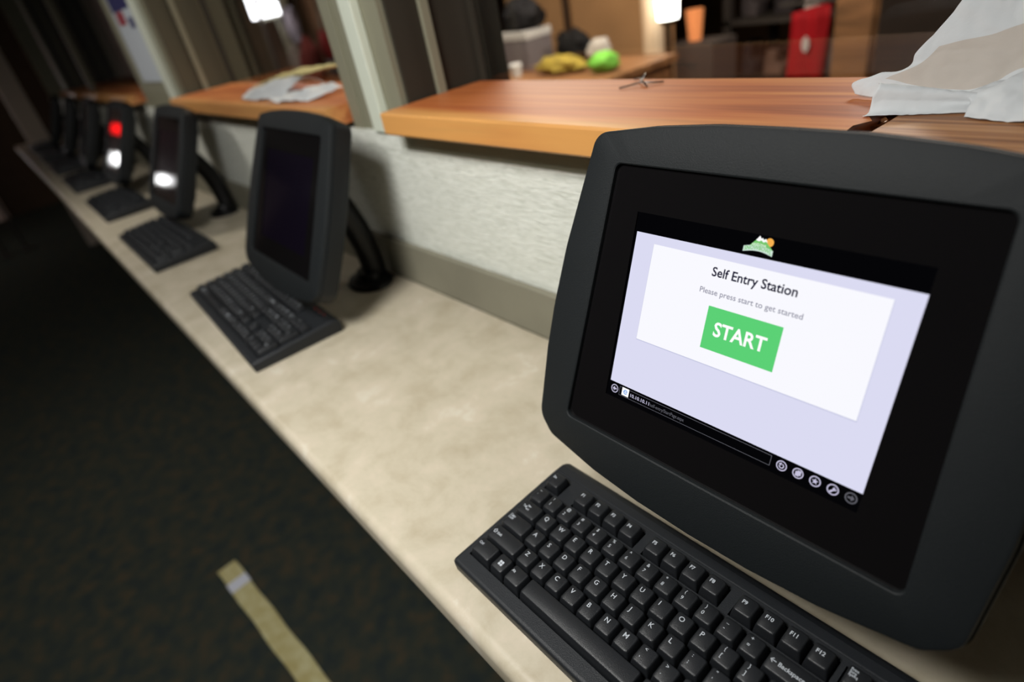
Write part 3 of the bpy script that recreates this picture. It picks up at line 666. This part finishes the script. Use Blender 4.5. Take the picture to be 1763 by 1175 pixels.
# bent wire on the near shelf
mbp = MB(); z = .3312
mbp.tube([(-.520, .596, z), (-.511, .604, z+.001), (-.503, .611, z+.0025), (-.495, .616, z+.002), (-.486, .620, z+.001), (-.478, .628, z)], .0010, 8)
mbp.tube([(-.532, .640, z), (-.519, .632, z+.0025), (-.506, .621, z+.0045), (-.494, .611, z+.003), (-.486, .606, z)], .0010, 8)
mbp.tube([(-.506, .621, z+.0045), (-.503, .624, z+.009), (-.499, .622, z+.011), (-.497, .617, z+.008), (-.501, .613, z+.004)], .0009, 8)
tag(mbp.build('bent_wire', MT['steel']), 'small bent dark metal wire lying on the orange shelf above the near monitor', 'wire')
# strip of wood on the carpet
def tapemat():
    m = mat('worn_cream_tape', (176, 164, 112), .8, .2, rgb2=(196, 190, 146), vscale=30, bump=.3, bscale=80); return m
mb = MB(); a = Vector((-1.645, -.0715, 0)); d = (Vector((-1.02, -.0245, 0))-a).normalized(); nrm = Vector((-d.y, d.x, 0)); hw = .029; L = .72
rg = []
for k in range(25):
    p = a+d*(L*k/24)+nrm*.0015*math.sin(k*.9); rg.append([p-nrm*hw+Vector((0, 0, -.8995)), p-nrm*(hw-.001)+Vector((0, 0, -.896)), p+nrm*(hw-.001)+Vector((0, 0, -.896)), p+nrm*hw+Vector((0, 0, -.8995))])
mb.loft(rg)
tp = tag(mb.build('floor_strip', tapemat(), smooth=False), 'worn cream strip lying on the dark carpet, with a white patch near its end', 'floor strip')
mb = MB(); p = a+d*.075
mb.loft([[p+d*(t*.042)+nrm*s*(hw+.0012)+Vector((0, 0, zz)) for s, zz in ((-1, -.8992), (-.97, -.8953), (.97, -.8953), (1, -.8992))] for t in (0, 1)])
mb.build('white_patch', mat('white_patch_tape', (205, 208, 220), .6, .3), tp, smooth=False)['label'] = 'white patch'
# poster on the wide wall panel
ps = thing('poster', 'white poster with blue and red print on the wall panel between two windows', 'poster', (0, 0, 0))
mb = MB(); mb.box((-2.62, .4865, .37), (-2.335, .4895, .86), 0)
mb.box((-2.60, .4855, .585), (-2.345, .4865, .80), 1); mb.box((-2.57, .4855, .545), (-2.46, .4865, .583), 2); mb.box((-2.42, .4855, .53), (-2.36, .4865, .56), 1)
mb.map(lambda v: v+Vector((0, .0115, 0))).build('sheet', [mat('poster_white', (190, 198, 206), .5), mat('poster_blue', (36, 38, 92), .5), mat('poster_red', (150, 50, 62), .5)], ps, smooth=False)

# ================================================================ BACK ROOM BEHIND THE WINDOWS
def cyl(mb, cx, cy, z0, z1, r0, r1=None, n=24, mi=0):
    r1 = r1 or r0
    mb.loft([[(cx+r*math.cos(2*PI*k/n), cy+r*math.sin(2*PI*k/n), z) for k in range(n)] for r, z in ((r0, z0), (r1, z1))], mi=mi)
def blob(mb, c, s, amp=.25, seed=0, mi=0, nu=18, nv=10):
    rings = []
    for j in range(1, nv):
        th = PI*j/nv; r = []
        for i in range(nu):
            a = 2*PI*i/nu; d = Vector((math.sin(th)*math.cos(a), math.sin(th)*math.sin(a), -math.cos(th)))
            k = 1+amp*noise.noise(d*2.2+Vector((seed*5, 0, 0)))+amp*.4*noise.noise(d*6+Vector((seed, 0, 0)))
            zz = d.z*s[2]*k; r.append((c[0]+d.x*s[0]*k, c[1]+d.y*s[1]*k, c[2]+max(zz, -s[2]*.8)))
        rings.append(r)
    mb.loft(rings, mi=mi)
WB = wood('brown_panel_wood', (96, 66, 40), (128, 90, 58), (150, 108, 70), 3, .4)
t = thing('back_counter', 'brown wooden counter seen through the near window, holding coloured bags', 'counter', (0, 0, 0))
boxes('worktop', WB, [((-2.75, 1.86, .018), (-1.70, 2.34, .045))], t); boxes('carcass', WB, [((-2.72, 1.90, -.9), (-1.73, 2.32, .0175))], t)
t = thing('wood_partition', 'tall tan wooden partition behind the back room counter', 'partition', (0, 0, 0))
boxes('panel', mat('tan_partition', (158, 122, 86), .7, .2, vary=.12, vscale=3), [((-3.1, 2.62, -.9), (-2.62, 2.66, 1.2)), ((-2.58, 2.62, -.9), (-1.95, 2.66, 1.2))], t)
boxes('batten', mat('dark_batten', (60, 44, 32), .7, .2), [((-2.62, 2.60, -.9), (-2.58, 2.67, 1.2))], t)
def bag(name, c, s, m, label, cat, seed):
    mb = MB(); blob(mb, c, s, .35, seed); return tag(mb.build(name, m), label, cat)
bag('cloth_bag', (-2.09, 2.02, .0775), (.135, .07, .036), mat('yellow_cloth', (150, 134, 58), .8, .2, vary=.3, vscale=20), 'yellow cloth bundle on the back room counter left of the green one', 'bundle', 1)
bag('cloth_bag', (-1.83, 2.02, .082), (.065, .06, .042), mat('green_cloth', (110, 190, 70), .6, .2, vary=.2, vscale=20), 'bright green cloth bundle on the back room counter', 'bundle', 2)
bag('cap', (-2.18, 2.20, .115), (.09, .07, .08), mat('black_cloth', (16, 16, 18), .8, .2), 'black cap heaped on the back room counter behind the yellow bundle', 'cap', 3)
bag('crumpled_wrapper', (-2.0, 2.18, .095), (.06, .05, .055), mat('silver_wrapper', (170, 165, 160), .4, .4), 'pale crumpled wrapper between the yellow and green bundles', 'wrapper', 4)
t = thing('paper_cup', 'small white paper cup at the left end of the back room counter', 'cup', (-2.31, 1.95, .0455)); mb = MB(); cyl(mb, 0, 0, 0, .05, .022, .028); mb.build('cup_body', MT['paper'], t); mb = MB(); cyl(mb, 0, 0, .0505, .056, .029, .027); mb.build('lid', MT['paper'], t)
t = thing('cardboard_box', 'grey box with a white top band at the left of the back room counter', 'box', (-2.43, 2.14, .0455)); boxes('carton', mat('grey_board', (112, 106, 110), .8, .2), [((-.10, -.08, 0), (.10, .08, .135))], t, .004); boxes('label_band', mat('white_band', (190, 190, 190), .7), [((-.102, -.082, .1355), (.102, .082, .17))], t, .003)
bag('black_jacket', (-2.42, 2.14, .275), (.11, .08, .075), mat('black_jacket_cloth', (22, 22, 26), .8, .2, vary=.5, vscale=30), 'black jacket piled on the grey box in the back room', 'jacket', 5)
t = thing('round_column', 'pale round column in the back room beside the bright lamp', 'column', (-1.97, 2.525, -.9)); mb = MB(); cyl(mb, 0, 0, 0, 2.2, .048); mb.build('shaft', mat('pale_column', (226, 200, 170), .4, .4), t); mb = MB(); cyl(mb, 0, 0, 0, .08, .07, .06); mb.build('base_ring', MT['base'], t)
# lamp on the lower shelf unit
t = thing('lantern_lamp', 'bright white lantern lamp shining in the back room right of the pale column', 'lamp', (-1.82, 2.44, 0))
mb = MB(); cyl(mb, 0, 0, .165, .30, .045, .052); mb.build('lamp_shade', emis('lamp_white', (255, 250, 240), 9), t); mb = MB(); cyl(mb, 0, 0, .145, .1645, .03, .04); cyl(mb, 0, 0, -.9, .145, .012); cyl(mb, 0, 0, -.9, -.88, .10); mb.build('lamp_stand', MT['steel'], t)
t = thing('orange_reflection', 'small orange glow standing in for a reflection below the white lantern lamp', 'lamp', (-1.905, 2.76, .0))
mb = MB(); cyl(mb, 0, 0, .02, .155, .030, .042); mb.build('glow_body', mat('amber_glow', (190, 110, 60), .4, .4, emit=(255, 160, 100), es=.55), t)  # self-lit body stands in for an orange reflection, not a lamp
boxes('side_shelf', mat('shelf_grey', (70, 62, 58), .7), [((-.12, -.1, -.9), (.16, .1, .019))], t)
# dark storage rack with gear
RK = mat('rack_metal', (58, 52, 48), .6, .4)
t = thing('storage_rack', 'dark storage rack loaded with grey gear, seen through the near window', 'rack', (0, 0, 0))
for x in (-1.95, -1.30, -.65, 0.0, .65): boxes('upright', RK, [((x-.02, 3.1, -.9), (x+.02, 3.14, 1.2)), ((x-.02, 3.56, -.9), (x+.02, 3.6, 1.2))], t)
for z in (-.85, -.42, -.27, .02, .36): boxes('rack_shelf', RK, [((-1.97, 3.1, z), (.67, 3.6, z+.02))], t)
rr = random.Random(11); gm = [mat('gear_fabric', c, .6, .4, vary=.3, vscale=12) for c in ((150, 140, 142), (84, 76, 78), (190, 180, 176), (54, 48, 52), (124, 96, 84))]
words = {0: 'grey', 1: 'charcoal', 2: 'light grey', 3: 'black', 4: 'brown'}
lv = {.02: 'middle', -.27: 'lower'}
for z in (-.27, .02):
    x = -1.90
    while x < .55:
        wd = rr.uniform(.06, .13); hh = rr.uniform(.10, .22); mi = rr.randrange(5)
        if any(abs(x-u) < .06 for u in (-1.30, -.65, 0)): x += .06; continue
        mb = MB()     # ski-boot like shape: sole, foot and cuff
        pr = [(-wd*.5, 0), (wd*.5, 0), (wd*.5, hh*.35), (wd*.18, hh*.5), (wd*.22, hh), (-wd*.35, hh*1.02), (-wd*.5, hh*.45)]
        mb.loft([[(x+a*k, 3.22+yy, z+.0205+b2*(.96 if k < 1 else 1)) for a, b2 in pr] for yy, k in ((0, .8), (.03, 1), (.11, 1), (.14, .8))])
        tag(mb.build('ski_boot', gm[mi], bevel=.006), '%s boot on the %s level of the dark storage rack' % (words[mi], lv[z]), 'boot', '%s boots on the %s level of the rack' % (words[mi], lv[z]))
        x += wd+rr.uniform(.02, .09)
t = thing('red_banner', 'red cloth banner with a pale emblem hanging in front of the dark rack', 'banner', (0, 0, 0))
mb = MB(); rows_ = []
for j in range(9):
    zz = -.22+.29*j/8; rows_.append([(-1.556+(.176)*i/10+.012*(j/8), 2.985+.010*math.sin(i*1.3+j*.3), zz+(.035*i/10 if j == 8 else 0)) for i in range(11)])
vs = [p for r in rows_ for p in r]; mb.add(vs, [(j*11+i, j*11+i+1, (j+1)*11+i+1, (j+1)*11+i) for j in range(8) for i in range(10)])
o = mb.build('cloth', mat('red_cloth', (170, 22, 32), .7, .2), t); o.modifiers.new('solid', 'SOLIDIFY').thickness = .004
mb = MB(); cyl(mb, 0, 0, 0, .003, .022, .022, 20); mb.map(lambda v: Vector((-1.462+v.x*.8, 2.968-v.z, -.06+v.y*1.5))).build('emblem', mat('pale_emblem', (200, 190, 190), .6), t)
mb = MB(); mb.tube([(-1.60, 2.985, .108), (-1.33, 2.985, .108)], .008, 8); mb.tube([(-1.46, 2.985, .108), (-1.46, 2.985, 1.20)], .004, 6); mb.build('hanging_rod', RK, t)
# brown posts and dark cabinets further right
tag(boxes('wood_post', WB, [((-1.22, 2.7, -.9), (-1.08, 2.84, 1.20))], bevel=.004), 'brown square wooden post right of the red banner in the back room', 'post')
tag(boxes('cabinet', mat('dark_cabinet', (50, 38, 32), .7, .3, vary=.2), [((-.86, 2.2, -.9), (-.50, 2.6, .35)), ((-.88, 2.18, .351), (-.48, 2.62, .38))], bevel=.004), 'dark brown cabinet standing behind the tissue paper in the back room', 'cabinet')
# section two interior
t = thing('wall_lamp', 'bright white lamp box seen through the second window, upper left', 'lamp', (-5.10, 2.0, 0))
boxes('diffuser', emis('lamp_white_cool', (250, 248, 255), 7), [((-.34, -.02, .49), (.16, .02, .80))], t); boxes('lamp_box', MT['base'], [((-.36, .021, .47), (.18, .08, .82))], t)
boxes('lamp_post', MT['base'], [((-.01, .03, -.9), (.05, .079, .4595))], t)
for i, (x, y, z, s, c, nm) in enumerate(((-4.72, 1.98, .40, .10, (150, 146, 165), 'lilac'), (-4.28, 1.85, .15, .13, (84, 32, 30), 'dark red'), (-3.92, 1.82, .27, .07, (104, 28, 30), 'wine red'), (-4.06, 1.90, .16, .075, (70, 72, 82), 'slate grey'), (-4.62, 1.9, .14, .12, (92, 84, 80), 'taupe'))):
    ct_ = bag('hanging_coat', (x, y, z), (s*.8, s*.5, s*1.3), mat('coat_cloth', c, .8, .2, vary=.3, vscale=10), '%s coat hanging on the rail seen through the second window' % nm, 'coat', 10+i)
    mb = MB(); mb.tube([(x, y, z+s*.9), (x, y, z+s*1.5), (x, (y+1.88)/2, .57), (x, 1.88, .612)], .004, 6); mb.build('hanger_strap', MT['steel'], ct_)
tag(boxes('room_divider', mat('brown_divider', (110, 84, 66), .8, .2, vary=.25, vscale=3), [((-6.4, 2.25, -.9), (-5.0, 2.29, 1.15)), ((-4.96, 2.25, -.9), (-3.5, 2.29, 1.15))]), 'brown divider wall behind the coats seen through the second window', 'divider')
t = thing('coat_rail', 'dark coat rail behind the second window', 'rail', (0, 0, 0))
mb = MB(); mb.tube([(-5.0, 1.9, .60), (-3.6, 1.86, .60)], .012, 8); mb.build('bar', RK, t)
for x in (-5.0, -3.6): mb = MB(); mb.tube([(x, 1.88, -.9), (x, 1.88, .62)], .015, 8); mb.build('leg', RK, t)
# ================================================================ ADDED LAMP FRAMES, AND LAMPS OUTSIDE THE VIEW THAT SHOW AS GLINTS
for lx, ly, ll in ((-.42, -.24, 'white square lamp frame added on the ceiling over the near end of the counter'), (-2.3, -.30, 'white square lamp frame added on the ceiling over the third keyboard')):
    t = thing('added_ceiling_frame', ll, 'lamp', (lx, ly, 1.20)); boxes('lamp_frame', MT['white'], [((-.16, -.16, -.06), (-.14, .16, -.0005)), ((.14, -.16, -.06), (.16, .16, -.0005)), ((-.14, -.16, -.06), (.14, -.14, -.0005)), ((-.14, .14, -.06), (.14, .16, -.0005))], t)  # frames added above the key and fill lights, out of view
for (x, y, z, r, m, n, lb) in ((-7.0, -.80, .314, .052, emis('far_lamp', (255, 255, 255), 16), 'standing_lamp', 'bright white standing lamp farthest from the counter line, outside the view'), (-7.0, -.215, .485, .055, emis('red_lamp', (255, 22, 22), 5), 'warning_lamp', 'red warning lamp on a stand near the far wall'), (-7.0, -.38, .26, .066, emis('far_lamp_second', (255, 255, 255), 16), 'standing_lamp', 'bright standing lamp nearer the counter line, outside the view')):
    t = thing(n, lb, 'lamp', (x, y, -.9)); mb = MB(); blob(mb, (0, 0, z+.9), (r, r, r), 0); mb.build('bulb', m, t); mb = MB(); cyl(mb, 0, 0, 0, z+.9-r*.81, .012); cyl(mb, 0, 0, 0, .02, .05); mb.build('stand', RK, t)

# ---------------------------------------------------------------- lift everything by the counter height
for o in C.objects:
    if o.parent is None and o.type in ('MESH', 'EMPTY'): o.location.z += H
